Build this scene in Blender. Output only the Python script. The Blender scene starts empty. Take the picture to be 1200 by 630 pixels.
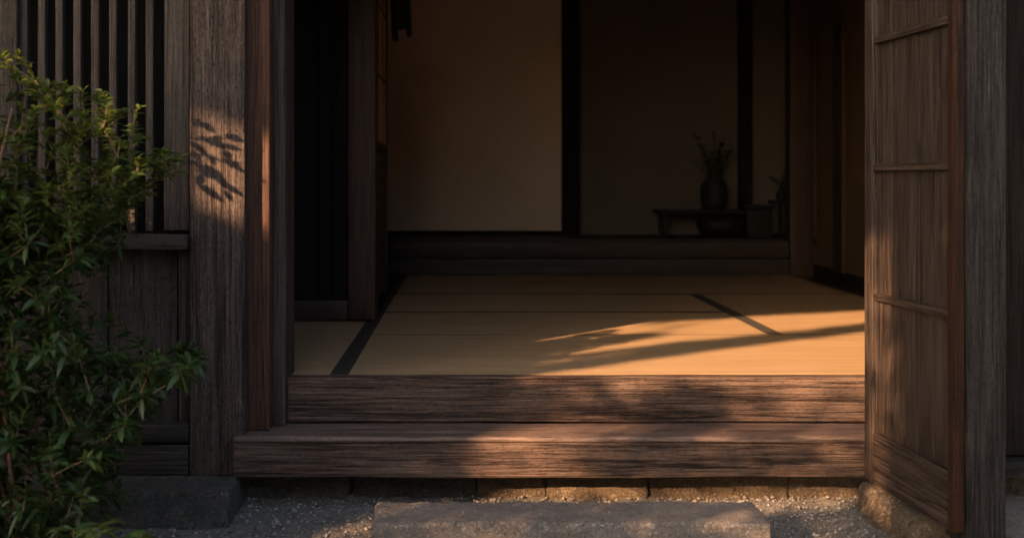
import bpy, math, random
from mathutils import Vector, Matrix, noise
R = math.radians
random.seed(11)
C = bpy.context.scene.collection
scn = bpy.context.scene

# ------------------------------------------------------------ camera, world, sun, exposure
EYE = 1.142
F = 1350.0                     # focal length in pixels of the 1200 px wide photograph
cam = bpy.data.cameras.new('camera')
cam.sensor_width = 36.0
cam.lens = F / 1200 * 36
cam.shift_x = (600 - 543) / 1200
cam.shift_y = -(315 - 210) / 1200
cam.clip_start = 0.05
cam.clip_end = 2000
cam.dof.use_dof = True
cam.dof.focus_distance = 4.35
cam.dof.aperture_fstop = 2.2
camo = bpy.data.objects.new('camera', cam)
C.objects.link(camo)
camo.location = (0, 0, EYE)
camo.rotation_euler = (R(90), 0, 0)
scn.camera = camo

SUN_AZ, SUN_EL = R(42), R(20)
TA = math.tan(SUN_AZ)                       # x travelled per metre of depth
TE = math.tan(SUN_EL) / math.cos(SUN_AZ)    # height lost per metre of depth
sun = bpy.data.lights.new('sun', 'SUN')
sun.energy = 5.0
sun.angle = R(0.53)
sun.color = (1.0, 0.57, 0.30)
suno = bpy.data.objects.new('sun', sun)
C.objects.link(suno)
suno.location = (-8, -9, 8)
sdir = Vector((math.sin(SUN_AZ) * math.cos(SUN_EL), math.cos(SUN_AZ) * math.cos(SUN_EL), -math.sin(SUN_EL)))
suno.rotation_euler = sdir.to_track_quat('-Z', 'Y').to_euler()

world = bpy.data.worlds.new('World')
scn.world = world
world.use_nodes = True
wn = world.node_tree
bg = wn.nodes['Background']
sky = wn.nodes.new('ShaderNodeTexSky')
sky.sky_type = 'NISHITA'
sky.sun_disc = False
sky.sun_elevation = SUN_EL
sky.sun_rotation = R(222)
sky.dust_density = 3.0
sky.ozone_density = 0.4
wb = wn.nodes.new('ShaderNodeMix'); wb.data_type = 'RGBA'; wb.blend_type = 'MULTIPLY'
wb.inputs[0].default_value = 1.0
wb.inputs[7].default_value = (1.0, 0.93, 0.88, 1)      # the camera's warm daylight balance
wn.links.new(sky.outputs[0], wb.inputs[6])
wn.links.new(wb.outputs[2], bg.inputs[0])
bg.inputs[1].default_value = 0.108

scn.view_settings.view_transform = 'Standard'
scn.view_settings.look = 'None'
scn.view_settings.gamma = 1
scn.view_settings.use_curve_mapping = False
scn.view_settings.exposure = 2.12
scn.render.resolution_x = 1024
scn.render.resolution_y = 537

# ------------------------------------------------------------ helpers
def tag(o, label=None, cat=None, group=None, kind=None):
    if label: o['label'] = label
    if cat: o['category'] = cat
    if group: o['group'] = group
    if kind: o['kind'] = kind
    return o

def empty(name, loc, label=None, cat=None, group=None):
    o = bpy.data.objects.new(name, None)
    C.objects.link(o)
    o.location = loc
    o.empty_display_size = 0.1
    return tag(o, label, cat, group)

def wloc(o):
    v = Vector((0, 0, 0))
    while o is not None:
        v += Vector(o.location)
        o = o.parent
    return v

def link(name, me, mat, parent=None, loc=(0, 0, 0)):
    """loc is a world position (nothing above is rotated)"""
    o = bpy.data.objects.new(name, me)
    C.objects.link(o)
    if mat is not None: me.materials.append(mat)
    if parent is not None:
        o.parent = parent
        o.location = Vector(loc) - wloc(parent)
    else:
        o.location = loc
    return o

def mesh(name, vs, fs, smooth=False):
    me = bpy.data.meshes.new(name)
    me.from_pydata([tuple(v) for v in vs], [], fs)
    me.validate()
    if smooth:
        me.polygons.foreach_set('use_smooth', [True] * len(me.polygons))
    me.update()
    return me

def axis_coords(h, r, n):
    inner = h - r
    c = [-h, -h + r * 0.3, -inner]
    for i in range(1, n):
        c.append(-inner + 2 * inner * i / n)
    c += [inner, h - r * 0.3, h]
    return c

def rbox(name, sx, sy, sz, r=0.004, n=(2, 2, 2), amp=0.0, fr=(3, 3, 3), seed=0, smooth=True, shape=None):
    """box with rounded arrises and an uneven surface; sizes are full lengths"""
    h = (sx / 2, sy / 2, sz / 2)
    r = min(r, min(h) * 0.8)
    cs = [axis_coords(h[i], r, n[i]) for i in range(3)]
    idx = {}; vs = []; fs = []
    def vid(i, j, k):
        key = (i, j, k)
        if key in idx: return idx[key]
        p = Vector((cs[0][i], cs[1][j], cs[2][k]))
        q = Vector([max(-(h[a] - r), min(h[a] - r, p[a])) for a in range(3)])
        d = p - q
        d = d.normalized() if d.length > 1e-9 else Vector((0, 0, 1))
        p = q + d * r
        if amp:
            s = Vector((p.x * fr[0] + seed * 7.3, p.y * fr[1] - seed * 3.1, p.z * fr[2] + seed * 1.7))
            m = noise.noise(s) + 0.5 * noise.noise(s * 2.3) + 0.3 * noise.noise(s * 5.1)
            p += d * (m * amp)
        if shape: p = shape(p)
        idx[key] = len(vs); vs.append(p)
        return idx[key]
    N = [len(c) - 1 for c in cs]
    for a, b, c in ((0, 1, 2), (1, 2, 0), (2, 0, 1)):
        for side in (0, N[c]):
            for i in range(N[a]):
                for j in range(N[b]):
                    q = []
                    for di, dj in ((0, 0), (1, 0), (1, 1), (0, 1)):
                        k = [0, 0, 0]; k[a] = i + di; k[b] = j + dj; k[c] = side
                        q.append(vid(*k))
                    if side == 0: q.reverse()
                    fs.append(q)
    return mesh(name, vs, fs, smooth)

SEED = [0]
def beam(name, x, y, z, mat, parent, r=0.004, amp=0.0012, n=None, dens=22):
    """timber between world limits x=(x0,x1) ...; grain runs along the longest side; mat = dict by axis"""
    s = [x[1] - x[0], y[1] - y[0], z[1] - z[0]]
    ax = s.index(max(s))
    SEED[0] += 1
    nn = [max(2, int(v * dens)) if i != ax else max(2, int(v * 10)) for i, v in enumerate(s)]
    nn = [min(v, 60) for v in nn]
    if n: nn = n
    fr = [22, 22, 22]; fr[ax] = 2.2
    m = mat[ax] if isinstance(mat, dict) else mat
    me = rbox(name, *s, r=r, n=nn, amp=amp, fr=fr, seed=SEED[0])
    return link(name, me, m, parent, ((x[0] + x[1]) / 2, (y[0] + y[1]) / 2, (z[0] + z[1]) / 2))

def tube_into(vs, fs, pts, radii, sides=6):
    base = len(vs)
    n = len(pts)
    for i, p in enumerate(pts):
        d = (pts[min(i + 1, n - 1)] - pts[max(i - 1, 0)])
        d = d.normalized() if d.length > 1e-9 else Vector((0, 0, 1))
        up = Vector((0, 0, 1)) if abs(d.z) < 0.9 else Vector((1, 0, 0))
        u = d.cross(up).normalized(); v = d.cross(u).normalized()
        for k in range(sides):
            a = 2 * math.pi * k / sides
            vs.append(p + (u * math.cos(a) + v * math.sin(a)) * radii[i])
    for i in range(n - 1):
        for k in range(sides):
            a = base + i * sides + k; b = base + i * sides + (k + 1) % sides
            fs.append([a, b, b + sides, a + sides])
    fs.append([base + k for k in range(sides)][::-1])
    fs.append([base + (n - 1) * sides + k for k in range(sides)])

def lathe(name, prof, sides=28):
    vs, fs = [], []
    for r, z in prof:
        for k in range(sides):
            a = 2 * math.pi * k / sides
            vs.append(Vector((r * math.cos(a), r * math.sin(a), z)))
    for i in range(len(prof) - 1):
        for k in range(sides):
            a = i * sides + k; b = i * sides + (k + 1) % sides
            fs.append([a, b, b + sides, a + sides])
    fs.append(list(range(sides))[::-1])
    return mesh(name, vs, fs, True)

# ------------------------------------------------------------ materials
class NT:
    def __init__(s, name):
        s.m = bpy.data.materials.new(name); s.m.use_nodes = True
        s.t = s.m.node_tree; s.b = s.t.nodes['Principled BSDF']
    def n(s, typ, **kw):
        nd = s.t.nodes.new('ShaderNode' + typ)
        for k, v in kw.items():
            if k in nd.inputs: nd.inputs[k].default_value = v
            else: setattr(nd, k, v)
        return nd
    def l(s, a, b): s.t.links.new(a, b)
    def math(s, op, a, b=None, clamp=False):
        nd = s.t.nodes.new('ShaderNodeMath'); nd.operation = op; nd.use_clamp = clamp
        for i, v in enumerate((a, b)):
            if v is None: continue
            if isinstance(v, (int, float)): nd.inputs[i].default_value = v
            else: s.l(v, nd.inputs[i])
        return nd.outputs[0]
    def ramp(s, fac, stops):
        nd = s.t.nodes.new('ShaderNodeValToRGB')
        el = nd.color_ramp.elements
        while len(el) > 2: el.remove(el[-1])
        for i, (p, c) in enumerate(stops):
            e = el[i] if i < 2 else el.new(p)
            e.position = p; e.color = (*c, 1) if len(c) == 3 else c
        s.l(fac, nd.inputs[0]); return nd.outputs[0]
    def mix(s, fac, a, b, mode='MIX'):
        nd = s.t.nodes.new('ShaderNodeMix'); nd.data_type = 'RGBA'; nd.blend_type = mode
        for i, v in ((0, fac), (6, a), (7, b)):
            if isinstance(v, (int, float)): nd.inputs[i].default_value = v
            elif isinstance(v, tuple): nd.inputs[i].default_value = (*v, 1)
            else: s.l(v, nd.inputs[i])
        return nd.outputs[2]
    def maprange(s, v, a, b, c=0.0, d=1.0):
        nd = s.t.nodes.new('ShaderNodeMapRange')
        s.l(v, nd.inputs[0])
        for i, q in enumerate((a, b, c, d)): nd.inputs[i + 1].default_value = q
        return nd.outputs[0]

def wood(name, dark, mid, light, rough=0.62, bump=0.5, crack=0.55, wear=0.5, grey=(0.16, 0.15, 0.145), fine=1.0, spec=0.4, tone_by=1.0, speck=0.5):
    out = {}
    dark, mid, light, grey = [tuple(v * tone_by for v in c) for c in (dark, mid, light, grey)]
    for ax in range(3):
        t = NT(name + '_' + 'xyz'[ax])
        tc = t.n('TexCoord'); oi = t.n('ObjectInfo')
        off = t.n('CombineXYZ')
        rnd = t.math('MULTIPLY', oi.outputs['Random'], 37.0)
        for i in range(3): t.l(rnd, off.inputs[i])
        add = t.n('VectorMath', operation='ADD')
        t.l(tc.outputs['Object'], add.inputs[0]); t.l(off.outputs[0], add.inputs[1])
        def st(along, cross):
            mp = t.n('Mapping'); sc = [cross] * 3; sc[ax] = along
            mp.inputs['Scale'].default_value = sc
            t.l(add.outputs[0], mp.inputs[0]); return mp.outputs[0]
        def nz(along, cross, det=6, rg=0.6, dist=0.0):
            q = t.n('TexNoise', Scale=1.0, Detail=det, Roughness=rg, Distortion=dist)
            t.l(st(along, cross), q.inputs['Vector']); return q.outputs[0]
        rings = nz(0.6, 7.0, 3, 0.5, 0.2)                     # growth rings: contour lines of a slow noise
        ring = t.math('PINGPONG', t.math('MULTIPLY', rings, 13.0), 1.0)
        fib = nz(3.0, 170 * fine, 4, 0.7)
        fib2 = nz(0.8, 60 * fine, 6, 0.7)
        tone = nz(1.3, 5.0, 5, 0.6)
        blot = nz(7.0, 14.0, 6, 0.7)
        c1 = nz(0.7, 40, 4, 0.55, 0.15)
        ck = t.maprange(t.math('ABSOLUTE', t.math('SUBTRACT', c1, 0.5)), 0.004, 0.030, 1.0, 0.0)
        c2 = nz(1.0, 18, 2, 0.5)
        ck = t.math('MULTIPLY', ck, t.maprange(c2, 0.47, 0.56))
        c3 = nz(1.8, 72, 4, 0.6, 0.25)
        ck3 = t.maprange(t.math('ABSOLUTE', t.math('SUBTRACT', c3, 0.5)), 0.004, 0.035, 1.0, 0.0)
        ck3 = t.math('MULTIPLY', ck3, t.maprange(nz(1.6, 26, 2, 0.5), 0.47, 0.62, 0.0, 0.6))
        ck = t.math('MAXIMUM', ck, ck3)
        g = t.math('ADD', t.math('MULTIPLY', ring, 0.3), t.math('MULTIPLY', fib2, 0.75))
        g = t.math('ADD', g, t.math('MULTIPLY', t.math('SUBTRACT', tone, 0.5), 1.1))
        col = t.ramp(g, [(0.18, dark), (0.52, mid), (0.86, light)])
        col = t.mix(t.math('MULTIPLY', t.maprange(blot, 0.48, 0.72), wear), col, grey)
        col = t.mix(t.maprange(fib, 0.38, 0.62, 0.0, 0.6), col, tuple(v * 1.4 for v in light))
        col = t.mix(t.maprange(fib, 0.48, 0.36, 0.0, 0.6), col, tuple(v * 0.5 for v in dark))
        spk = nz(60, 190, 4, 0.75)                              # small pits and pale scuffs
        col = t.mix(t.maprange(spk, 0.56, 0.68, 0, speck), col, tuple(v * 1.5 for v in light))
        col = t.mix(t.maprange(spk, 0.46, 0.34, 0, speck * 1.3), col, tuple(v * 0.45 for v in dark))
        # dust caught in the long grain, bleached flecks
        fl = t.math('MULTIPLY', t.maprange(nz(5, 120, 3, 0.8), 0.60, 0.72), wear)
        col = t.mix(fl, col, tuple(min(1, v * 1.9 + 0.02) for v in light))
        col = t.mix(t.math('MULTIPLY', ck, crack), col, tuple(v * 0.2 for v in dark))
        t.l(col, t.b.inputs['Base Color'])
        t.l(t.maprange(fib2, 0.3, 0.7, rough - 0.1, rough + 0.18), t.b.inputs['Roughness'])
        t.b.inputs['Specular IOR Level'].default_value = spec
        hgt = t.math('ADD', t.math('MULTIPLY', fib, 0.5), t.math('MULTIPLY', fib2, 0.9))
        hgt = t.math('ADD', hgt, t.math('MULTIPLY', ring, 0.25))
        hgt = t.math('SUBTRACT', hgt, t.math('MULTIPLY', ck, 1.4 * crack))
        hgt = t.math('ADD', hgt, t.math('ADD', t.math('MULTIPLY', blot, 0.35), t.math('MULTIPLY', spk, 0.9 * speck)))
        bp = t.n('Bump', Strength=bump, Distance=0.008)
        t.l(hgt, bp.inputs['Height']); t.l(bp.outputs[0], t.b.inputs['Normal'])
        out[ax] = t.m
    return out

def rock(name, a, b, c, scale=1.0, bump=0.8, rough=0.9, dist=0.035):
    t = NT(name)
    tc = t.n('TexCoord')
    n1 = t.n('TexNoise', Scale=6 * scale, Detail=8.0, Roughness=0.7)
    n2 = t.n('TexNoise', Scale=34 * scale, Detail=9.0, Roughness=0.75, Distortion=0.6)
    n3 = t.n('TexNoise', Scale=160 * scale, Detail=3.0, Roughness=0.6)
    vo = t.n('TexVoronoi', Scale=60 * scale); vo.feature = 'DISTANCE_TO_EDGE'
    wv = t.n('VectorMath', operation='ADD')
    t.l(tc.outputs['Object'], wv.inputs[0])
    sc = t.n('VectorMath', operation='SCALE'); sc.inputs['Scale'].default_value = 0.05
    t.l(n2.outputs[1], sc.inputs[0]); t.l(sc.outputs[0], wv.inputs[1])
    for q in (n1, n2, n3): t.l(tc.outputs['Object'], q.inputs['Vector'])
    t.l(wv.outputs[0], vo.inputs['Vector'])
    g = t.math('ADD', t.math('MULTIPLY', n1.outputs[0], 0.45), t.math('MULTIPLY', n2.outputs[0], 0.6))
    col = t.ramp(g, [(0.36, a), (0.52, b), (0.70, c)])
    col = t.mix(t.maprange(n3.outputs[0], 0.56, 0.70, 0, 0.6), col, tuple(min(1, v * 1.5) for v in c))
    col = t.mix(t.maprange(n3.outputs[0], 0.42, 0.30, 0, 0.7), col, tuple(v * 0.4 for v in a))
    t.l(col, t.b.inputs['Base Color'])
    t.b.inputs['Roughness'].default_value = rough
    t.b.inputs['Specular IOR Level'].default_value = 0.3
    h = t.math('ADD', t.math('MULTIPLY', n2.outputs[0], 1.0), t.math('MULTIPLY', t.maprange(vo.outputs[0], 0, 0.12), 0.25))
    h = t.math('ADD', h, t.math('MULTIPLY', n3.outputs[0], 0.3))
    bp = t.n('Bump', Strength=bump, Distance=dist)
    t.l(h, bp.inputs['Height']); t.l(bp.outputs[0], t.b.inputs['Normal'])
    return t.m

def plaster(name, col, var=0.12, rough=0.9, bump=0.15):
    t = NT(name)
    tc = t.n('TexCoord')
    n1 = t.n('TexNoise', Scale=1.4, Detail=6.0, Roughness=0.65)
    n2 = t.n('TexNoise', Scale=70.0, Detail=5.0, Roughness=0.7)
    for q in (n1, n2): t.l(tc.outputs['Object'], q.inputs['Vector'])
    c = t.ramp(n1.outputs[0], [(0.3, tuple(v * (1 - var) for v in col)), (0.7, tuple(v * (1 + var) for v in col))])
    c = t.mix(t.maprange(n2.outputs[0], 0.4, 0.7, 0, 0.25), c, tuple(v * 0.6 for v in col))
    t.l(c, t.b.inputs['Base Color'])
    t.b.inputs['Roughness'].default_value = rough
    t.b.inputs['Specular IOR Level'].default_value = 0.2
    bp = t.n('Bump', Strength=bump, Distance=0.004)
    t.l(n2.outputs[0], bp.inputs['Height']); t.l(bp.outputs[0], t.b.inputs['Normal'])
    return t.m

def leafmat(name, a, b, c, trans=0.35, rough=0.45):
    t = NT(name)
    tc = t.n('TexCoord'); geo = t.n('NewGeometry')
    n1 = t.n('TexNoise', Scale=5.0, Detail=3.0)
    t.l(tc.outputs['Object'], n1.inputs['Vector'])
    rnd = geo.outputs['Random Per Island']
    f = t.math('ADD', t.math('MULTIPLY', n1.outputs[0], 0.5), t.math('MULTIPLY', rnd, 0.5))
    col = t.ramp(f, [(0.2, a), (0.5, b), (0.85, c)])
    t.l(col, t.b.inputs['Base Color'])
    t.b.inputs['Roughness'].default_value = rough
    t.b.inputs['Specular IOR Level'].default_value = 0.4
    tr = t.n('BsdfTranslucent')
    t.l(t.mix(0.5, col, (0.20, 0.26, 0.02)), tr.inputs[0])
    mx = t.n('MixShader', Fac=trans)
    t.l(t.b.outputs[0], mx.inputs[1]); t.l(tr.outputs[0], mx.inputs[2])
    t.l(mx.outputs[0], t.t.nodes['Material Output'].inputs[0])
    return t.m

def plain(name, col, rough=0.6, metal=0.0, var=0.25, scale=30):
    t = NT(name)
    tc = t.n('TexCoord')
    n1 = t.n('TexNoise', Scale=float(scale), Detail=5.0, Roughness=0.65)
    t.l(tc.outputs['Object'], n1.inputs['Vector'])
    c = t.ramp(n1.outputs[0], [(0.3, tuple(v * (1 - var) for v in col)), (0.7, tuple(v * (1 + var) for v in col))])
    t.l(c, t.b.inputs['Base Color'])
    t.b.inputs['Roughness'].default_value = rough
    t.b.inputs['Metallic'].default_value = metal
    bp = t.n('Bump', Strength=0.15, Distance=0.002)
    t.l(n1.outputs[0], bp.inputs['Height']); t.l(bp.outputs[0], t.b.inputs['Normal'])
    return t.m

W_post = wood('weathered_post', (0.036, 0.028, 0.027), (0.105, 0.077, 0.070), (0.24, 0.185, 0.165), bump=1.0, wear=0.8, spec=0.2, grey=(0.21, 0.175, 0.165), tone_by=0.37, speck=0.8)
W_red = wood('red_brown_timber', (0.045, 0.018, 0.010), (0.13, 0.052, 0.028), (0.22, 0.10, 0.055), bump=0.6, wear=0.3, grey=(0.12, 0.08, 0.06), tone_by=0.38, speck=0.4)
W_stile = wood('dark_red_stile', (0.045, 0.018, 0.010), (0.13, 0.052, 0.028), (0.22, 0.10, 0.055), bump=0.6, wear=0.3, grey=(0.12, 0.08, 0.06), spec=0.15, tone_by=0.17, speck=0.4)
W_jamb = wood('grey_jamb', (0.028, 0.024, 0.024), (0.07, 0.058, 0.055), (0.14, 0.115, 0.105), bump=0.5, wear=0.45, grey=(0.10, 0.09, 0.09), spec=0.22, tone_by=0.45, speck=0.4)
W_lat = wood('lattice_timber', (0.045, 0.038, 0.035), (0.11, 0.090, 0.080), (0.20, 0.165, 0.145), bump=0.5, wear=0.4, spec=0.22, tone_by=0.31, speck=0.5)
W_step = wood('step_timber', (0.030, 0.018, 0.014), (0.108, 0.068, 0.051), (0.27, 0.178, 0.130), bump=1.1, crack=0.55, wear=0.7, grey=(0.19, 0.15, 0.13), fine=1.15, rough=0.5, spec=0.3, tone_by=0.6, speck=0.5)
W_tread = wood('worn_lit_tread', (0.035, 0.023, 0.018), (0.105, 0.070, 0.055), (0.20, 0.14, 0.115), bump=0.6, crack=0.5, wear=0.5, grey=(0.15, 0.12, 0.105), rough=0.42, fine=0.8, spec=0.55)  # worn smoother, and paler to stand for light on the step top
W_board = wood('dark_board', (0.022, 0.019, 0.018), (0.060, 0.050, 0.046), (0.12, 0.10, 0.092), bump=0.6, wear=0.9, grey=(0.15, 0.135, 0.125), spec=0.22, tone_by=0.45, speck=0.8)
W_door = wood('door_timber', (0.022, 0.015, 0.012), (0.066, 0.046, 0.038), (0.19, 0.138, 0.112), bump=0.8, wear=0.6, grey=(0.14, 0.115, 0.103), rough=0.5, spec=0.2, tone_by=0.33, speck=0.4)
W_grey = wood('grey_post', (0.026, 0.025, 0.026), (0.085, 0.077, 0.077), (0.20, 0.18, 0.178), bump=1.0, wear=0.9, spec=0.2, grey=(0.20, 0.19, 0.185), tone_by=0.17, speck=0.6)
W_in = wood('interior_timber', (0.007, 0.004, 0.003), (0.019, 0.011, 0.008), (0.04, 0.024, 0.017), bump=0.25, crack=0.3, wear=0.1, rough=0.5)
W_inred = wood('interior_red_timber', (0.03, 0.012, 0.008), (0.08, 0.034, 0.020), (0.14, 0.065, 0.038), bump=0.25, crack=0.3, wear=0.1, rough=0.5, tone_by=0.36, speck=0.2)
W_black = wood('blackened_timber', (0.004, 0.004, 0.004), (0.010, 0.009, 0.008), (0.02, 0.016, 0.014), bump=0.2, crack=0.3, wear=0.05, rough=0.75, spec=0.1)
M_stone = rock('grey_stone', (0.22, 0.19, 0.16), (0.42, 0.36, 0.31), (0.57, 0.50, 0.44), bump=1.0)
M_base = rock('dark_stone', (0.06, 0.057, 0.051), (0.14, 0.133, 0.12), (0.26, 0.245, 0.22), bump=1.0)
M_found = rock('warm_stone', (0.10, 0.075, 0.052), (0.24, 0.18, 0.125), (0.38, 0.30, 0.21), bump=1.0)
M_ground = rock('packed_gravel', (0.17, 0.16, 0.15), (0.36, 0.34, 0.315), (0.52, 0.49, 0.46), bump=1.0, scale=1.3)
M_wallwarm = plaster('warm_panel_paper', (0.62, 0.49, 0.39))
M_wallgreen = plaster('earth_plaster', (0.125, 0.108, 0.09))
M_wallside = plaster('ochre_plaster', (0.10, 0.064, 0.038))
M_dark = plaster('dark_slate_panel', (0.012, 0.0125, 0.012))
M_ceil = plaster('dark_ceiling_board', (0.025, 0.018, 0.013))
def chips():
    t = NT('stone_chip')
    geo = t.n('NewGeometry')
    t.l(t.ramp(geo.outputs['Random Per Island'], [(0, (.09, .085, .08)), (.6, (.22, .205, .19)), (1, (.29, .27, .25))]), t.b.inputs['Base Color'])
    t.b.inputs['Roughness'].default_value = .85
    return t.m
M_chip = chips()
M_out = plaster('outer_plaster', (0.42, 0.37, 0.30))
M_paper = plaster('amber_pane', (0.45, 0.27, 0.15), rough=0.5)

# ------------------------------------------------------------ setting: ground, hall floor
def ground_mesh():
    def span(a, b, n): return [a + (b - a) * i / n for i in range(n)]
    xs = [-400, -150, -60, -25, -10, -5, -3] + span(-2, 2.2, 210) + [2.2, 3, 5, 10, 25, 60, 150, 400]
    ys = [-400, -150, -60, -25, -10, -4, -1, 1, 2.2] + span(3.0, 4.3, 90) + [4.3, 6, 10, 25, 60, 150, 400]
    vs, fs = [], []
    for y in ys:
        for x in xs:
            z = -0.05 * max(0, min(1.2, 4.1 - y))
            if -2.1 < x < 2.3 and 2.9 < y < 4.4:
                p = Vector((x * 9, y * 9, 0))
                z += 0.006 * noise.noise(p) + 0.005 * noise.noise(p * 3.3) + 0.0045 * noise.noise(p * 8.0)
                c = noise.voronoi(Vector((x * 34, y * 34, 3)))[0][0]
                z += 0.006 * max(0, 0.55 - c)
            elif abs(x) > 20 or abs(y) > 20: z -= 0.0
            vs.append(Vector((x, y, z)))
    w = len(xs)
    for j in range(len(ys) - 1):
        for i in range(w - 1):
            a = j * w + i; fs.append([a, a + 1, a + 1 + w, a + w])
    return mesh('ground', vs, fs, True)
g = link('ground', ground_mesh(), M_ground)
tag(g, kind='structure')

FL = 0.417                                   # level of the mats
hf = link('floor', rbox('floor', 5.4, 6.2, 0.03, r=0.003), W_in[1], None, (0.5, 7.37, FL - 0.052))
tag(hf, kind='structure')

# ------------------------------------------------------------ the house
house = empty('wooden_house', (0.35, 4.0, 0),
    'old dark timber house with its entrance open onto straw mats, lattice window left', 'house')

# big front post left of the entrance
def px(x, d): return (x - 543) * d / F
def pz(y, d): return EYE - (y - 210) * d / F
p = beam('post', (px(222, 4.0), px(287, 4.0)), (4.0, 4.17), (0.114, 2.85), W_post, house, r=0.006, amp=0.0022, dens=60)
tag(p, 'broad weathered grey brown front post with dappled sun')
j = beam('door_jamb', (px(288, 4.06), px(316, 4.06)), (4.06, 4.2), (0.257, 2.85), W_red, house, r=0.005)
tag(j, 'reddish brown jamb beside the broad front post')
j = beam('door_jamb', (px(316, 4.14) + .004, px(334.5, 4.14)), (4.14, 4.36), (0.257, 2.85), W_jamb, house, r=0.004)
tag(j, 'thin dark grey jamb at the left edge of the opening')

# two step beams
sb = beam('step_beam', (px(273, 3.97), 1.50), (3.97, 4.30), (0.114, 0.2345), W_step, house, r=0.007, amp=0.004, dens=120)
tb = beam('tread_board', (px(273, 3.97) - .001, 1.50), (3.966, 4.1975), (0.2350, 0.2565), W_tread, house, r=0.009, amp=0.003, dens=100)  # added strip, paler than the beam: light from above put into its colour
tag(tb, 'worn tread with overhead light painted in along the top of the lower step timber')
tag(sb, 'lower weathered step timber with the sun on its front')
sb = beam('step_beam', (px(335, 4.2), 1.75), (4.2, 4.262), (0.2575, FL + 0.004), W_step, house, r=0.006, amp=0.003, dens=120)
tag(sb, 'upper step timber below the straw mats')
# stones under the step beam
xs = [-.93, -.405, .045, .30, .66, 1.17, 1.46]
for i in range(6):
    a, b = xs[i] + .002, xs[i + 1] - .002
    me = rbox('foundation_stone', b - a, 0.3, 0.30, r=0.018, n=(int((b - a) * 90), 10, 20), amp=0.013, fr=(13, 13, 13), seed=i + 3)
    link('foundation_stone', me, M_found if i > 1 else M_base, house, ((a + b) / 2, 4.275 + 0.006 * (i % 3), -0.048 + 0.004 * (i % 2)))
# base stone under the post and the left wall
me = rbox('foundation_stone', 1.0, 0.38, 0.30, r=0.014, n=(70, 24, 20), amp=0.0045, fr=(14, 14, 14), seed=21)
o = link('foundation_stone', me, M_base, house, (px(268, 3.82) - 0.5, 4.0, -0.037))
tag(o, 'large dark grey base stone under the broad front post')
me = rbox('foundation_stone', 1.6, 0.34, 0.30, r=0.03, n=(40, 12, 10), amp=0.008, fr=(11, 11, 11), seed=22)
link('foundation_stone', me, M_base, house, (px(268, 3.82) - 1.0 - .81, 4.02, -0.04))

# left wall: lattice window over a boarded panel
XL = px(222, 4.03)
lw = empty('lattice_window', (-1.4, 4.05, 0.9)); lw.parent = house; lw.location = Vector((-1.4, 4.05, 0.9)) - Vector(house.location)
tag(lw, 'vertical bar lattice window behind the shrub')
beam('window_frame', (px(192, 4.03), XL - .001), (4.03, 4.10), (pz(270, 4.03), 2.85), W_lat, lw, r=0.004)
beam('window_frame', (px(-6, 4.03), px(20, 4.03)), (4.03, 4.10), (pz(270, 4.03), 2.85), W_board, lw, r=0.004)
bars = [27.5, 48.5, 69, 90, 111, 132, 154, 175]
for x in bars:
    o = beam('bar', (px(x - 4.4, 4.05), px(x + 4.4, 4.05)), (4.05, 4.085), (pz(271, 4.05), 2.85), W_lat, lw, r=0.003)
for k in range(5):
    x = -25 - 21 * k
    beam('bar', (px(x - 4.4, 4.05), px(x + 4.4, 4.05)), (4.05, 4.085), (pz(271, 4.05), 2.85), W_lat, lw, r=0.003)
for (z0) in (1.95, 2.6):
    beam('rail', (-2.25, XL - .002), (4.088, 4.11), (z0, z0 + .05), W_lat, lw, r=0.003)
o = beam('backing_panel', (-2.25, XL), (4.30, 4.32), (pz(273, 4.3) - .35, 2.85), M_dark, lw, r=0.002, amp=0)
o = beam('window_sill', (-2.3, px(220.5, 4.0)), (3.975, 4.12), (pz(293, 3.975), pz(275.5, 3.975)), W_lat, lw, r=0.005, amp=.002)
tag(o, 'weathered rail under the lattice bars')
# boards below
edges = [-2.3, -1.90, -1.60, -1.25, px(208, 4.05)]
for i in range(4):
    o = beam('wall_board', (edges[i] + .002, edges[i + 1] - .002), (4.05 + .003 * (i % 2), 4.075), (pz(497, 4.05), pz(293, 4.05)), W_board, house, r=0.002)
beam('wall_board', (px(209, 4.04), XL - .001), (4.04, 4.09), (pz(497, 4.04), pz(293, 4.04)), W_board, house, r=0.003)
beam('bottom_rail', (-2.3, px(220.5, 4.0)), (4.0, 4.1), (pz(518, 4.0), pz(497.5, 4.0)), W_jamb, house, r=0.004, amp=.002)
beam('bottom_rail', (-2.3, px(220.5, 4.0)), (4.005, 4.1), (pz(556.5, 4.0), pz(522, 4.0)), W_jamb, house, r=0.004, amp=.002)
beam('wall_board', (-2.3, XL), (4.09, 4.1), (pz(540, 4.09), pz(500, 4.0)), M_dark, house, r=0.002, amp=0)
# left end of the front
beam('post', (-2.46, -2.31), (3.98, 4.15), (0.11, 2.85), W_post, house, r=0.006)
beam('front_wall', (-6.0, -2.47), (4.05, 4.15), (0.10, 2.85), M_out, house, r=0.004, amp=0)

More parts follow.
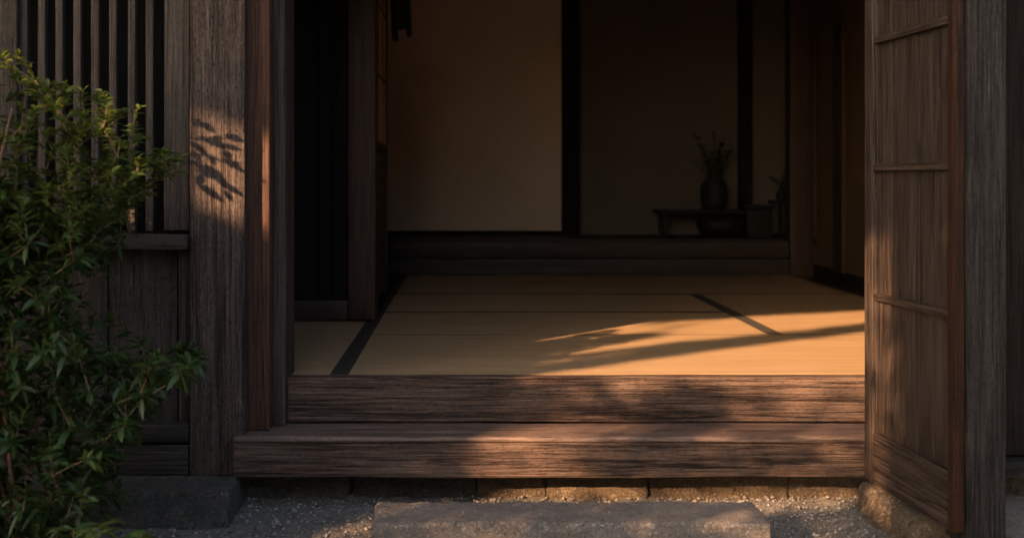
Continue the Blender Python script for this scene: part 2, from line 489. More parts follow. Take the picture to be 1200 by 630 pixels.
# right of the entrance: hidden jamb, wall set behind the near post
beam('door_jamb', (1.50, 1.62), (4.06, 4.25), (0.257, 2.85), W_red, house, r=0.005)
beam('post', (1.63, 1.82), (4.0, 4.17), (0.114, 2.85), W_post, house, r=0.006)
o = beam('wall_board', (1.825, 2.35), (4.06, 4.09), (.17, 2.85), W_black, house, r=0.003)
tag(o, 'dark boarding at the right edge of the front')
beam('wall_board', (2.354, 2.9), (4.062, 4.09), (.17, 2.85), W_black, house, r=0.003)
beam('bottom_rail', (1.825, 3.0), (3.99, 4.08), (pz(560, 3.99), pz(541, 3.99)), W_grey, house, r=0.006, amp=.002)
beam('front_wall', (3.0, 6.5), (4.05, 4.15), (0.10, 2.85), M_out, house, r=0.004, amp=0)
me = rbox('foundation_stone', 1.4, 0.3, 0.30, r=0.03, n=(60, 12, 16), amp=0.008, fr=(11, 11, 11), seed=31)
link('foundation_stone', me, M_base, house, (2.4, 4.30, -0.06))

# lintel and eaves above the frame
beam('lintel', (-2.3, 1.82), (4.02, 4.15), (2.45, 2.7), W_post, house, r=0.006)
beam('transom_wall', (-0.6, 1.63), (4.20, 4.26), (2.50, 2.85), M_wallside, house, r=0.003, amp=0)
def slope(yz):
    (y0, z0), (y1, z1) = yz
    vs = [Vector((x, y, z + dz)) for x in (-6.2, 6.7) for (y, z) in ((y0, z0), (y1, z1)) for dz in (0, .12)]
    return mesh('roof', vs, [[0, 1, 3, 2], [4, 6, 7, 5], [0, 4, 5, 1], [2, 3, 7, 6], [1, 5, 7, 3], [0, 2, 6, 4]])
rf = link('roof', slope(((3.25, 2.98), (7.2, 4.9))), plain('roof_tile', (0.08, 0.08, 0.085), var=.3), house, (0, 0, 0))
link('roof', slope(((7.2, 4.9), (11.2, 2.95))), bpy.data.materials['roof_tile'], house, (0, 0, 0))
beam('ceiling', (-2.4, 3.3), (4.27, 10.6), (2.86, 2.90), M_ceil, house, r=0.003, amp=0)
for k in range(14):
    x = -2.6 + k * .45
    vs, fs = [], []
    tube_into(vs, fs, [Vector((x, 3.30, 2.95)), Vector((x, 4.3, 3.43))], [.03, .03], 4)
    link('rafter', mesh('rafter', vs, fs), W_in[1], house, (0, 0, 0))

# the tall door leaf folded out to the right, with the sun along its far stile
leaf = empty('door', (1.38, 3.965, 0.114)); leaf.parent = house; leaf.location = Vector((1.38, 3.965, .114)) - Vector(house.location)
tag(leaf, 'tall boarded door leaf opened outwards on the right')
ang = math.atan2(-.0733, 1)
# leaf is modelled along -Y, face towards -X, then turned a little
def leafpart(name, u0, u1, v0, v1, w0, w1, mat, r=0.003, amp=0.001, label=None):
    """u along the leaf from the far end, v height above its bottom, w thickness behind the face"""
    s = (w1 - w0, u1 - u0, v1 - v0)
    ax = s.index(max(s)); SEED[0] += 1
    fr = [22, 22, 22]; fr[ax] = 2.2
    nn = [max(2, min(50, int(v * (40 if i != ax else 12)))) for i, v in enumerate(s)]
    me = rbox(name, *s, r=r, n=nn, amp=amp, fr=fr, seed=SEED[0])
    c = Vector(((w0 + w1) / 2, -(u0 + u1) / 2, (v0 + v1) / 2))
    M = Matrix.Rotation(-ang * -1, 3, 'Z')
    o = link(name, me, mat[ax], leaf, (0, 0, 0))
    o.location = M @ c
    o.rotation_euler = (0, 0, ang * 1)
    if label: o['label'] = label
    return o
ang = math.atan(.0733)
H = 2.25
LN = .6155
leafpart('stile', 0, .062, 0, H, 0, .034, W_door, r=.0035, label='far stile of the door leaf, warm in the sun')
leafpart('stile', LN - .034, LN, 0, H, 0, .034, W_stile, r=.0035, label='near reddish stile of the door leaf')
def zy(y, x):    # height above leaf bottom of image row y on the leaf at column x
    d = (1.38 + .0733 * 3.965) / ((x - 543) / F + .0733)
    return pz(y, d) - .114
leafpart('rail', .0625, LN - .0345, 0, zy(508, 1024), .001, .033, W_door, r=.004, label='wide bottom rail of the door leaf')
for (yy, th) in ((348.5, .024), (196.5, .022), (46.5, .024)):
    zc = zy(yy, 1027)
    leafpart('rail', .0625, LN - .0345, zc - th / 2, zc + th / 2, .002, .028, W_door, r=.004)
leafpart('rail', .0625, LN - .0345, H - .1, H, .001, .033, W_door, r=.004)
bx = [.0625, .17, .275, .36, .455, LN - .0345]
for i in range(5):
    leafpart('panel_board', bx[i] + .001, bx[i + 1] - .001, zy(508, 1024) + .001, H - .101, .020 + .0015 * (i % 2), .030, W_door, r=.002)

# near post on the right
o = beam('post', (1.4635, 1.585), (3.36, 3.50), (-0.05, 2.75), W_grey, house, r=0.008, amp=0.002, dens=60)
tag(o, 'grey weathered porch post in front of the open door leaf')
beam('porch_beam', (1.47, 1.58), (3.51, 4.0), (2.56, 2.72), W_grey, house, r=0.006)
# rubble footing below the door leaf
for i, (cx, cy, sx, sy, sz, zz) in enumerate(((1.50, 3.90, .27, .22, .24, -.020), (1.515, 3.66, .25, .24, .22, -.03), (1.545, 3.44, .25, .19, .21, -.045))):
    me = rbox('footing_stone', sx, sy, sz, r=.03, n=(40, 40, 34), amp=.016, fr=(15, 15, 15), seed=50 + i)
    link('footing_stone', me, M_found, house, (cx, cy, zz))
me = rbox('footing_stone', .10, .15, .13, r=.012, n=(16, 16, 16), amp=.006, fr=(15, 15, 15), seed=58)
o = link('footing_stone', me, M_stone, house, (1.455, 3.30, -.005))
tag(o, 'small pale squared stone by the foot of the near post')

# ---- inside: left partition
DI = 5.95
beam('sill', (-2.2, px(407, 5.9)), (5.9, 6.05), (FL + .001, FL + .105), W_in, house, r=0.004)
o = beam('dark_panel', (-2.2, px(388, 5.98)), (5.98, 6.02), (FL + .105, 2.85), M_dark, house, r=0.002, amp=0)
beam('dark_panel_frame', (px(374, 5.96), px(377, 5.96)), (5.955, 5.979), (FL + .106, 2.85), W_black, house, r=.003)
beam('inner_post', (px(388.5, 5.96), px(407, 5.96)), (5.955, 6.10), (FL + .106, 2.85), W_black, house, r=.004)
o = beam('inner_post', (px(407.5, 5.93), px(440, 5.93)), (5.93, 6.08), (FL + .001, 2.85), W_inred, house, r=.005)
tag(o, 'reddish inner post at the left of the hall')
# sliding door seen edge-on
sd = empty('sliding_door', (-.47, 6.6, FL)); sd.parent = house; sd.location = Vector((-.47, 6.6, FL)) - Vector(house.location)
tag(sd, 'glazed sliding door seen almost edge-on in the hall')
XS = -.474
beam('stile', (XS - .03, XS), (6.09, 6.16), (FL + .03, 2.5), W_in, sd, r=.003)
beam('stile', (XS - .03, XS), (7.14, 7.23), (FL + .03, 2.5), W_in, sd, r=.003)
zt = pz(178, 6.9)
beam('panel', (XS - .022, XS - .008), (6.161, 7.139), (FL + .06, zt), W_in, sd, r=.003)
beam('rail', (XS - .03, XS), (6.161, 7.139), (zt + .001, zt + .05), W_in, sd, r=.003)
beam('pane', (XS - .022, XS - .008), (6.161, 7.139), (zt + .051, 2.45), M_paper, sd, r=.002, amp=0)
for z in (1.72, 2.12):
    beam('glazing_bar', (XS - .028, XS - .002), (6.162, 7.138), (z, z + .02), W_in, sd, r=.002)
for y in (6.5, 6.82):
    beam('glazing_bar', (XS - .0275, XS - .003), (y, y + .02), (zt + .052, 2.44), W_in, sd, r=.002)
beam('door_track', (XS - .06, XS + .012), (6.085, 8.7), (FL + .001, FL + .028), W_black, house, r=.003)
beam('side_wall', (-2.35, -2.25), (4.2, 9.8), (.3, 2.85), M_wallside, house, r=.003, amp=0)
beam('side_wall', (-2.25, -.62), (9.0, 9.1), (.3, 2.85), M_wallside, house, r=.003, amp=0)
# curtain-like dark cloth strips hanging near the top
# ---- raised end of the hall
YB = 8.74
beam('raised_step', (-.60, 2.62), (YB, YB + .12), (FL - .02, pz(303, YB)), W_in, house, r=.006)
beam('raised_step', (-.60, 2.62), (YB + .03, YB + .12), (pz(302.5, YB), pz(283, YB)), W_in, house, r=.006)
ZR = pz(281, YB)
beam('raised_floor', (-.62, 2.75), (YB + .121, 10.0), (ZR - .05, ZR), W_in, house, r=.004)
YP = 9.5
beam('threshold', (-.62, px(660, YP)), (YP - .05, YP + .08), (ZR + .001, ZR + .035), W_black, house, r=.004)
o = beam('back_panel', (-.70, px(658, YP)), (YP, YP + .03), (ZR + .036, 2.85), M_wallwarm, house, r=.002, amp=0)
tag(o, 'plain warm brown sliding panel at the back of the hall')
beam('inner_post', (px(658.5, YP - .04), px(680, YP - .04)), (YP - .04, YP + .08), (ZR + .001, 2.85), W_black, house, r=.004)
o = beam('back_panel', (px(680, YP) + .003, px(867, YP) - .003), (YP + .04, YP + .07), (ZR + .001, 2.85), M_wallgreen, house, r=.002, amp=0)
tag(o, 'dim grey green plaster panel behind the low table')
beam('inner_post', (px(867, YP - .04), px(882, YP - .04)), (YP - .04, YP + .08), (ZR + .001, 2.85), W_black, house, r=.004)
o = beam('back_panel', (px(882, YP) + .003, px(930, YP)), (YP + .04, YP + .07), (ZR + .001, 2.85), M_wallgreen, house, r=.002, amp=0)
o = beam('inner_post', (px(926, YB - .02), px(953, YB - .02)), (YB - .02, YB + .12), (FL - .02, 2.85), W_inred, house, r=.005)
tag(o, 'reddish inner post at the right of the raised step')
XR = px(955, 8.7)
o = beam('side_wall', (XR + .012, XR + .10), (4.28, YB - .03), (FL + .07, 2.85), M_wallside, house, r=.003, amp=0)
tag(o, 'ochre plaster side wall on the right')
beam('side_wall', (XR + .012, XR + .10), (YB + .13, 9.7), (FL + .07, 2.85), M_wallgreen, house, r=.003, amp=0)
beam('skirting', (XR - .005, XR + .10), (4.28, YB - .03), (FL - .03, FL + .069), W_black, house, r=.003)
beam('inner_post', (XR - .02, XR + .03), (8.02, 8.22), (FL + .07, pz(30, 8.1)), W_inred, house, r=.004)
beam('floor_board', (2.475, XR - .006), (4.28, YB - .03), (FL - .034, FL - .012), W_in, house, r=.003)
beam('outer_wall', (XR + .11, XR + .2), (4.27, 10.2), (-.05, 2.85), M_out, house, r=.003, amp=0)
beam('outer_wall', (-2.6, -2.5), (4.27, 10.2), (-.05, 2.85), M_out, house, r=.003, amp=0)
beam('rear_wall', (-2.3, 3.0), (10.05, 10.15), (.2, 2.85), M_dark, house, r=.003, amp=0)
beam('side_wall', (1.83, XR), (4.20, 4.26), (.3, 2.85), M_wallside, house, r=.003, amp=0)

# ------------------------------------------------------------ straw mats
def tatami_mat(name='woven_straw'):
    t = NT(name)
    tc = t.n('TexCoord'); oi = t.n('ObjectInfo')
    def mp(s):
        q = t.n('Mapping'); q.inputs['Scale'].default_value = s
        t.l(tc.outputs['Object'], q.inputs[0]); return q.outputs[0]
    w1 = t.n('TexWave', Scale=1.0, Distortion=0.4, Detail=1.0); w1.bands_direction = 'Y'
    t.l(mp((1, 62, 1)), w1.inputs['Vector'])
    w2 = t.n('TexWave', Scale=1.0, Distortion=0.2); w2.bands_direction = 'X'
    t.l(mp((22, 1, 1)), w2.inputs['Vector'])
    n1 = t.n('TexNoise', Scale=1.0, Detail=7.0, Roughness=0.7); t.l(mp((3, 150, 1)), n1.inputs['Vector'])
    n2 = t.n('TexNoise', Scale=2.2, Detail=5.0, Roughness=0.6); t.l(tc.outputs['Object'], n2.inputs['Vector'])
    n3 = t.n('TexNoise', Scale=1.0, Detail=3.0, Roughness=0.6); t.l(mp((0.8, 26, 1)), n3.inputs['Vector'])
    g = t.math('ADD', t.math('MULTIPLY', n1.outputs[0], 0.5), t.math('MULTIPLY', n3.outputs[0], 0.5))
    col = t.ramp(g, [(0.3, (0.24, 0.158, 0.090)), (0.5, (0.385, 0.264, 0.148)), (0.7, (0.55, 0.40, 0.24))])
    col = t.mix(t.maprange(n2.outputs[0], 0.4, 0.75, 0, 0.45), col, (0.35, 0.24, 0.13))
    col = t.mix(t.math('MULTIPLY', w2.outputs[1], 0.10), col, (0.25, 0.17, 0.09))
    t.l(col, t.b.inputs['Base Color'])
    t.b.inputs['Roughness'].default_value = 0.55
    t.b.inputs['Specular IOR Level'].default_value = 0.35
    h = t.math('ADD', t.math('MULTIPLY', w1.outputs[1], 0.6), t.math('MULTIPLY', w2.outputs[1], 0.4))
    h = t.math('ADD', h, t.math('MULTIPLY', n1.outputs[0], 0.8))
    bp = t.n('Bump', Strength=0.5, Distance=0.0022)
    t.l(h, bp.inputs['Height']); t.l(bp.outputs[0], t.b.inputs['Normal'])
    return t.m
M_mat = tatami_mat()
M_heri = plain('dark_cloth_edging', (0.030, 0.024, 0.018), rough=.8, scale=120)
M_thin = plain('brown_cloth_edging', (0.10, 0.065, 0.035), rough=.8, scale=120)

def mat(x0, x1, y0, y1, label, bands=(), dz=0.0):
    t = empty('straw_mat', ((x0 + x1) / 2, (y0 + y1) / 2, FL - .035), label, 'straw mat', 'straw mats covering the hall floor')
    me = rbox('mat_surface', x1 - x0 - .003, y1 - y0 - .003, .034, r=.003, n=(30, 30, 1), amp=.0012, fr=(2, 2, 1), seed=int(x0 * 10 + y0 * 7))
    link('mat_surface', me, M_mat, t, ((x0 + x1) / 2, (y0 + y1) / 2, FL - .0175 + dz))
    for side, w, m in bands:
        if side == 'l': bx = (x0, x0 + w, y0 + .002, y1 - .002)
        elif side == 'r': bx = (x1 - w, x1, y0 + .002, y1 - .002)
        elif side == 'f': bx = (x0 + .002, x1 - .002, y0, y0 + w)
        else: bx = (x0 + .002, x1 - .002, y1 - w, y1)
        me = rbox('edge_band', bx[1] - bx[0], bx[3] - bx[2], .036, r=.002, n=(6, 6, 1))
        link('edge_band', me, m, t, ((bx[0] + bx[1]) / 2, (bx[2] + bx[3]) / 2, FL - .0155 + dz))
XA = -.462; XB = 1.458
mat(XA, 2.2, 4.264, 5.38, 'straw mat at the front edge, crossed by the sunlight', (('l', .034, M_heri), ('b', .011, M_thin)))
mat(XA, XB, 5.381, 6.31, 'second straw mat back, left of the long dark band', (('l', .034, M_heri), ('r', .034, M_heri), ('b', .034, M_heri)))
mat(XA, XB, 6.311, 7.30, 'dim third straw mat back in the middle of the hall', (('l', .034, M_heri), ('r', .034, M_heri), ('b', .03, M_heri)))
mat(XB + .001, 2.47, 5.381, 7.30, 'straw mat on the right of the long dark band', (('l', .034, M_heri), ('b', .03, M_thin)))
mat(XA, 2.47, 7.301, 8.73, 'dark rear straw mat in front of the raised step', (('l', .034, M_heri),))
mat(-2.2, XA - .001, 4.264, 5.895, 'straw mat at the left, before the dark inner panel', (('r', .034, M_heri),))

# ------------------------------------------------------------ things in the far dark corner
M_lac = plain('dark_lacquer', (0.006, 0.005, 0.004), rough=.75)
M_pot = plain('dark_glazed_pot', (0.008, 0.0085, 0.008), rough=.7)
YT = 9.25
def low_table(x0, x1, ztop, label, yd=.3, th=.028):
    t = empty('low_table', ((x0 + x1) / 2, YT, ZR), label, 'low table')
    link('table_top', rbox('table_top', x1 - x0, yd, th, r=.006), M_lac, t, ((x0 + x1) / 2, YT, ztop - th / 2))
    for sx in (-1, 1):
        for sy in (-1, 1):
            lx = (x0 + x1) / 2 + sx * ((x1 - x0) / 2 - .07); ly = YT + sy * (yd / 2 - .04)
            hh = ztop - th - ZR
            def sh(p, sx=sx, hh=hh): return Vector((p.x + sx * .012 * math.cos(p.z / hh * math.pi * 1.2), p.y, p.z))
            link('leg', rbox('leg', .036, .036, hh - .002, r=.006, n=(1, 1, 8), shape=sh), M_lac, t, (lx, ly, ZR + .001 + hh / 2))
    link('stretcher', rbox('stretcher', x1 - x0 - .2, .02, .03, r=.004), M_lac, t, ((x0 + x1) / 2, YT, ztop - th - .02))
    return t
zt = pz(246.5, YT - .15)
low_table(px(768, YT), px(882, YT), zt, 'long dark low table against the plaster panel, with a tall vase on it')
vz = pz(210, YT) - zt
v = link('vase', lathe('vase', [(.07, 0), (.095, .02), (.108, .07), (.11, vz * .6), (.10, vz * .85), (.075, vz * .95), (.082, vz), (.07, vz), (.06, vz * .9), (.06, vz * .6)]), M_pot, None, (px(837, YT), YT, zt + .001))
tag(v, 'tall dark glazed vase standing on the long low table', 'vase')
def sprig(cx, cy, z0, spread, h, n, seed, leafs=.035):
    rng = random.Random(seed); vs, fs = [], []; lv, lf = [], []
    for k in range(n):
        a = rng.uniform(0, 6.28); s = rng.uniform(.3, 1) * spread; hh = h * rng.uniform(.55, 1)
        pts = []
        for i in range(7):
            u = i / 6
            pts.append(Vector((math.cos(a) * s * u ** 1.6, math.sin(a) * s * .5 * u ** 1.6, hh * u)))
        tube_into(vs, fs, pts, [.004 * (1 - .6 * i / 6) for i in range(7)], 5)
        for i in range(2, 7):
            for q in range(4):
                add_leaf(lv, lf, pts[i], Vector((rng.uniform(-1, 1), rng.uniform(-1, 1), rng.uniform(-.2, .9))), leafs * rng.uniform(.7, 1.2), leafs * .4, rng)
    return vs, fs, lv, lf
def add_leaf(vs, fs, p, d, L, W, rng, fold=.25, droop=.25):
    d = d.normalized()
    up = Vector((0, 0, 1)) if abs(d.z) < .9 else Vector((1, 0, 0))
    s = d.cross(up).normalized()
    n = s.cross(d).normalized()
    tw = rng.uniform(-.7, .7)
    s2 = s * math.cos(tw) + n * math.sin(tw); n2 = n * math.cos(tw) - s * math.sin(tw)
    b = len(vs)
    g = Vector((0, 0, -1))
    m = lambda u, w, f: p + d * (L * u) + s2 * (W * w) + n2 * (W * f) + g * (L * droop * u * u)
    vs += [m(0, 0, 0), m(.3, -.42, fold * .8), m(.3, 0, 0), m(.3, .42, fold * .8), m(.65, -.36, fold * .6), m(.65, 0, 0), m(.65, .36, fold * .6), m(1, 0, 0)]
    fs += [[b, b + 2, b + 1], [b, b + 3, b + 2], [b + 1, b + 2, b + 5, b + 4], [b + 2, b + 3, b + 6, b + 5], [b + 4, b + 5, b + 7], [b + 5, b + 6, b + 7]]
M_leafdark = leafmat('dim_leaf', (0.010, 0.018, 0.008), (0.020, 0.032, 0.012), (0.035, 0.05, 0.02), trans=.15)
M_twig = plain('twig_bark', (0.20, 0.12, 0.07), rough=.8, scale=60)
vs, fs, lv, lf = sprig(0, 0, 0, .24, pz(155, YT) - pz(210, YT) + .1, 24, 5)
t = empty('cut_branches', (px(837, YT), YT, zt + vz - .1), 'loose leafy branches arranged in the tall dark vase', 'branches')
link('stems', mesh('stems', vs, fs), M_leafdark, t, t.location)
link('leaves', mesh('leaves', lv, lf), M_leafdark, t, t.location)
pot = link('pot', lathe('pot', [(.10, 0), (.15, .03), (.185, .09), (.18, .13), (.15, .155), (.12, .16), (.11, .15), (.10, .12)]), M_pot, None, (px(843, 9.22), 9.22, ZR + .001))
tag(pot, 'round dark pot standing under the long low table', 'pot')
# small stand and vessel at the right
cb = empty('wooden_chest', (px(888, 9.15), 9.15, ZR), 'small dark tapered chest between the table and the little stand', 'chest')
link('chest_body', rbox('chest_body', .20, .22, pz(240, 9.15) - ZR - .03, r=.01, shape=lambda p: Vector((p.x * (1 + p.z * .35), p.y, p.z))), M_lac, cb, (px(886, 9.15), 9.15, (pz(240, 9.15) - .03 + ZR) / 2 + .001))
link('chest_lid', rbox('chest_lid', .25, .25, .028, r=.008), M_lac, cb, (px(886, 9.15), 9.15, pz(240, 9.15) - .014))
st = empty('small_stand', (px(913, 9.3), 9.3, ZR), 'small dark stand with a thin stem beside the right inner post', 'stand')
zs = pz(236, 9.3)
link('stand_top', rbox('stand_top', .16, .14, .02, r=.004), M_lac, st, (px(914, 9.3), 9.3, zs))
vs, fs = [], []
tube_into(vs, fs, [Vector((0, 0, 0)), Vector((0, 0, zs - ZR - .012))], [.016, .012], 10)
link('stand_stem', mesh('stand_stem', vs, fs, True), M_lac, st, (px(914, 9.3), 9.3, ZR + .001))
link('stand_foot', lathe('stand_foot', [(.06, 0), (.055, .012), (.02, .02), (.001, .021)], 16), M_lac, st, (px(914, 9.3), 9.3, ZR + .001))
sv = link('bud_vase', lathe('bud_vase', [(.03, 0), (.04, .03), (.032, .06), (.012, .10), (.016, .13), (.01, .13)], 16), M_pot, None, (px(915, 9.3), 9.3, zs + .011))
tag(sv, 'slim dark bud vase on the small stand by the right inner post', 'vase')
vs, fs, lv, lf = sprig(0, 0, 0, .12, .16, 5, 9, .03)
b0 = len(vs); fs += [[i + b0 for i in f] for f in lf]; vs += lv
t = link('cut_sprig', mesh('cut_sprig', vs, fs), M_leafdark, None, (px(915, 9.3), 9.3, zs + .10))
tag(t, 'thin leafy sprig in the slim bud vase', 'sprig')
# dark cloth strips hanging at the top left of the hall
hc = empty('hanging_cloth', (px(470, 7.6), 7.6, 2.3), 'dark folded cloth with two rod ends hanging at the top left of the hall', 'hanging cloth')
for (x0, y0, x1, y1, rr) in ((455, -40, 463, 45, .022), (472, -40, 479.5, 40, .018)):
    vs, fs = [], []
    a = Vector((px(x0, 7.6), 7.6, pz(y0 - 90, 7.6))); b = Vector((px(x1, 7.6), 7.6, pz(y1, 7.6)))
    pts = [a.lerp(b, i / 8) for i in range(9)] + [b + Vector((0, 0, -.02))]
    tube_into(vs, fs, pts, [rr * (.8 + .2 * i / 8) for i in range(9)] + [rr * .6], 12)
    link('rod', mesh('rod', [q - Vector(hc.location) for q in vs], fs, True), M_lac, hc, hc.location)
vs, fs = [], []
for i in range(13):
    u = i / 12
    x = px(459 + 17 * u, 7.6)
    for z in (pz(38 - 4 * u, 7.6), pz(-130, 7.6)):
        vs.append(Vector((x, 7.6 + .012 * math.sin(u * 14), z)) - Vector(hc.location))
for i in range(12): fs.append([2 * i, 2 * i + 2, 2 * i + 3, 2 * i + 1])
me = mesh('cloth', vs, fs, True)
o = link('cloth', me, plain('dark_cloth', (.02, .02, .019), rough=.9), hc, hc.location)
md = o.modifiers.new('thick', 'SOLIDIFY'); md.thickness = .004

# ------------------------------------------------------------ stepping stone
def stshape(p):
    k = .010 * noise.noise(Vector((p.x * 2.5, p.y * 3, 5)))
    return Vector((p.x + .012 * noise.noise(Vector((p.y * 6, p.z * 6, 1))), p.y + k, p.z + .004 * noise.noise(Vector((p.x * 4, p.y * 4, 9)))))
YS0, YS1 = 3.50, 3.735
xs0, xs1 = px(436, YS0), px(906, YS0)
me = rbox('stepping_stone', xs1 - xs0, YS1 - YS0, .22, r=.011, n=(150, 32, 24), amp=.0042, fr=(14, 14, 14), seed=77, shape=stshape)
ss = link('stepping_stone', me, M_stone, None, ((xs0 + xs1) / 2, (YS0 + YS1) / 2, .100 - .11))
tag(ss, 'long flat rough grey stepping stone on the gravel before the entrance step', 'stepping stone')

# ------------------------------------------------------------ plants
M_leafup = leafmat('shrub_leaf', (0.034, 0.058, 0.014), (0.066, 0.105, 0.024), (0.13, 0.165, 0.038), trans=.4)
M_leaflow = leafmat('broad_leaf', (0.018, 0.038, 0.012), (0.034, 0.068, 0.020), (0.07, 0.115, 0.036), trans=.25, rough=.38)
M_fern = leafmat('fern_leaf', (0.03, 0.06, 0.016), (0.05, 0.09, 0.025), (0.08, 0.13, 0.035), trans=.25)

def inpoly(x, y, P):
    c = False; n = len(P)
    for i in range(n):
        x1, y1 = P[i]; x2, y2 = P[i - 1]
        if (y1 > y) != (y2 > y) and x < (x2 - x1) * (y - y1) / (y2 - y1) + x1: c = not c
    return c

def shrub(name, base, poly, yr, ntips, L, W, mode, mat, label, seed, extra=(), stems=6, nl=9):
    rng = random.Random(seed)
    t = empty(name, base, label, 'shrub')
    B = Vector(base)
    xs_ = [p[0] for p in poly]; zs_ = [p[1] for p in poly]
    tips = []
    k = 0
    while len(tips) < ntips and k < 200000:
        k += 1
        x = rng.uniform(min(xs_), max(xs_)); z = rng.uniform(min(zs_), max(zs_))
        if not inpoly(x, z, poly): continue
        y = rng.uniform(*yr)
        q = Vector((x, y, z))
        if any((q - w).length < .022 for w in tips[-200:]): continue
        sx, sz = x + TA * (4 - y), z - TE * (4 - y)
        if -1.0 < sx < -.70 and .93 < sz < 1.46: continue      # keeps the sun on the post clear
        tips.append(q)
    tips += [Vector(e) for e in extra]
    vs, fs, lv, lf = [], [], [], []
    nodes = []
    for s in range(stems * 2):
        ax = rng.uniform(min(xs_) * .9 + max(xs_) * .1, min(xs_) * .25 + max(xs_) * .75); az = max(zs_) - .12 - rng.uniform(0, .25) * (max(zs_) - min(zs_))
        top = Vector((ax, rng.uniform(*yr), az))
        b = B + Vector((rng.uniform(-.08, .08), rng.uniform(-.06, .06), 0))
        pts = []
        w = rng.uniform(0, 6)
        for i in range(11):
            u = i / 10
            q = b.lerp(top, u)
            q.x = b.x + (top.x - b.x) * u ** 1.5 + .02 * math.sin(w + u * 7)
            q.y += .02 * math.cos(w + u * 6)
            pts.append(q)
        if any(-.99 < q.x + TA * (4 - q.y) < -.70 and .93 < q.z - TE * (4 - q.y) < 1.42 for q in pts): continue
        tube_into(vs, fs, pts, [.0075 * (1 - .6 * i / 10) for i in range(11)], 7)
        nodes += pts[2:]
    # twigs attach to the nearest node that is lower
    order = sorted(tips, key=lambda q: (q - B).length)
    for q in order:
        best = min(nodes, key=lambda w: (w - q).length + (0.5 if w.z > q.z - .02 else 0) + 2 * max(0, w.z - q.z))
        d = q - best
        ln = d.length
        mid = best.lerp(q, .5) + Vector((rng.uniform(-.1, .1), rng.uniform(-.1, .1), rng.uniform(-.02, .1))) * ln
        pts = []
        n = 6
        for i in range(n + 1):
            u = i / n
            pts.append(best * (1 - u) ** 2 + mid * 2 * u * (1 - u) + q * u * u)
        r0 = min(.0045, .0014 + .006 * ln)
        tube_into(vs, fs, pts, [r0 * (1 - .65 * i / n) for i in range(n + 1)], 5)
        if ln > .12: nodes.append(pts[3])
        nodes.append(pts[5])
        dr = (pts[-1] - pts[-2]).normalized()
        if mode == 'whorl':
            for a in range(nl):
                an = a / nl * 6.28 + rng.uniform(-.3, .3)
                side = dr.orthogonal().normalized()
                side.rotate(Matrix.Rotation(an, 3, dr))
                dd = side * rng.uniform(.7, 1.1) + dr * rng.uniform(.1, .8) + Vector((0, 0, .15))
                add_leaf(lv, lf, q - dr * rng.uniform(0, .02), dd, L * rng.uniform(.65, 1.15), W * rng.uniform(.8, 1.15), rng)
            for a in range(3):
                add_leaf(lv, lf, pts[rng.choice((3, 4))], Vector((rng.uniform(-1, 1), rng.uniform(-1, 1), rng.uniform(-.2, .6))), L * rng.uniform(.5, .9), W * .8, rng)
        else:
            for a in range(nl):
                u = 1 - a / nl * .75
                i = min(n - 1, int(u * n)); pp = pts[i].lerp(pts[i + 1], u * n - i) if u < 1 else pts[-1]
                sg = 1 if a % 2 else -1
                side = dr.cross(Vector((0, 0, 1)))
                side = side.normalized() if side.length > .1 else Vector((1, 0, 0))
                dd = side * sg * rng.uniform(.5, 1) + dr * rng.uniform(.3, .9) + Vector((rng.uniform(-.3, .3), rng.uniform(-.3, .3), rng.uniform(-.25, .35)))
                add_leaf(lv, lf, pp, dd, L * rng.uniform(.6, 1.2), W * rng.uniform(.8, 1.2), rng)
    sub = lambda a: [q - B for q in a]
    link('stems', mesh('stems', sub(vs), fs, True), M_twig, t, base)
    link('foliage', mesh('foliage', sub(lv), lf, True), mat, t, base)
    return t

def P(pts, d): return [(px(x, d), pz(y, d)) for x, y in pts]
# leaf shadows on the front post come from the added twig, not these shrubs
shrub('leafy_shrub', (px(-40, 3.45), 3.45, -.03),
      P([(-260, 40), (-60, 30), (0, 58), (45, 72), (62, 105), (90, 92), (128, 112), (150, 130), (150, 170), (192, 178), (190, 205), (165, 215), (152, 245), (135, 272), (90, 310), (-260, 330)], 3.4),
      (3.2, 3.7), 1300, .040, .0145, 'spray', M_leafup,
      'tall airy shrub with small leaves and sunlit twigs before the lattice window', 3, stems=9, nl=10)
shrub('leafy_shrub', (px(20, 3.4), 3.4, -.05),
      P([(-300, 190), (30, 215), (70, 250), (125, 258), (118, 330), (75, 350), (120, 400), (165, 430), (185, 395), (215, 415), (240, 400), (238, 440), (205, 455), (165, 490), (140, 520), (130, 600), (60, 640), (-300, 640)], 3.42),
      (3.15, 3.7), 1650, .060, .0215, 'whorl', M_leaflow,
      'low broad leaved dark green shrub spreading across the base of the left wall', 8, stems=8, nl=6)

def fern(base, fronds, seed, label):
    rng = random.Random(seed)
    t = empty('fern', base, label, 'fern')
    vs, fs, lv, lf = [], [], [], []
    for (dx, dy, h, reach) in fronds:
        pts = []
        dirv = Vector((dx, dy, 0)).normalized()
        for i in range(15):
            u = i / 14
            pts.append(dirv * (reach * u) + Vector((0, 0, h * math.sin(u * 2.1) / math.sin(1.57) )))
        tube_into(vs, fs, pts, [.0028 * (1 - .7 * i / 14) for i in range(15)], 5)
        side = dirv.cross(Vector((0, 0, 1)))
        for i in range(3, 15):
            u = i / 14
            ll = .085 * math.sin(min(1, (u - .1) * 1.1) * math.pi * .92) + .012
            tg = (pts[i] - pts[i - 1]).normalized()
            for sg in (-1, 1):
                add_leaf(lv, lf, pts[i], side * sg + tg * .55 + Vector((0, 0, .1)), ll, .020, rng, fold=.15, droop=.3)
    link('stems', mesh('stems', vs, fs, True), M_twig, t, base)
    link('fronds', mesh('fronds', lv, lf, True), M_fern, t, base)
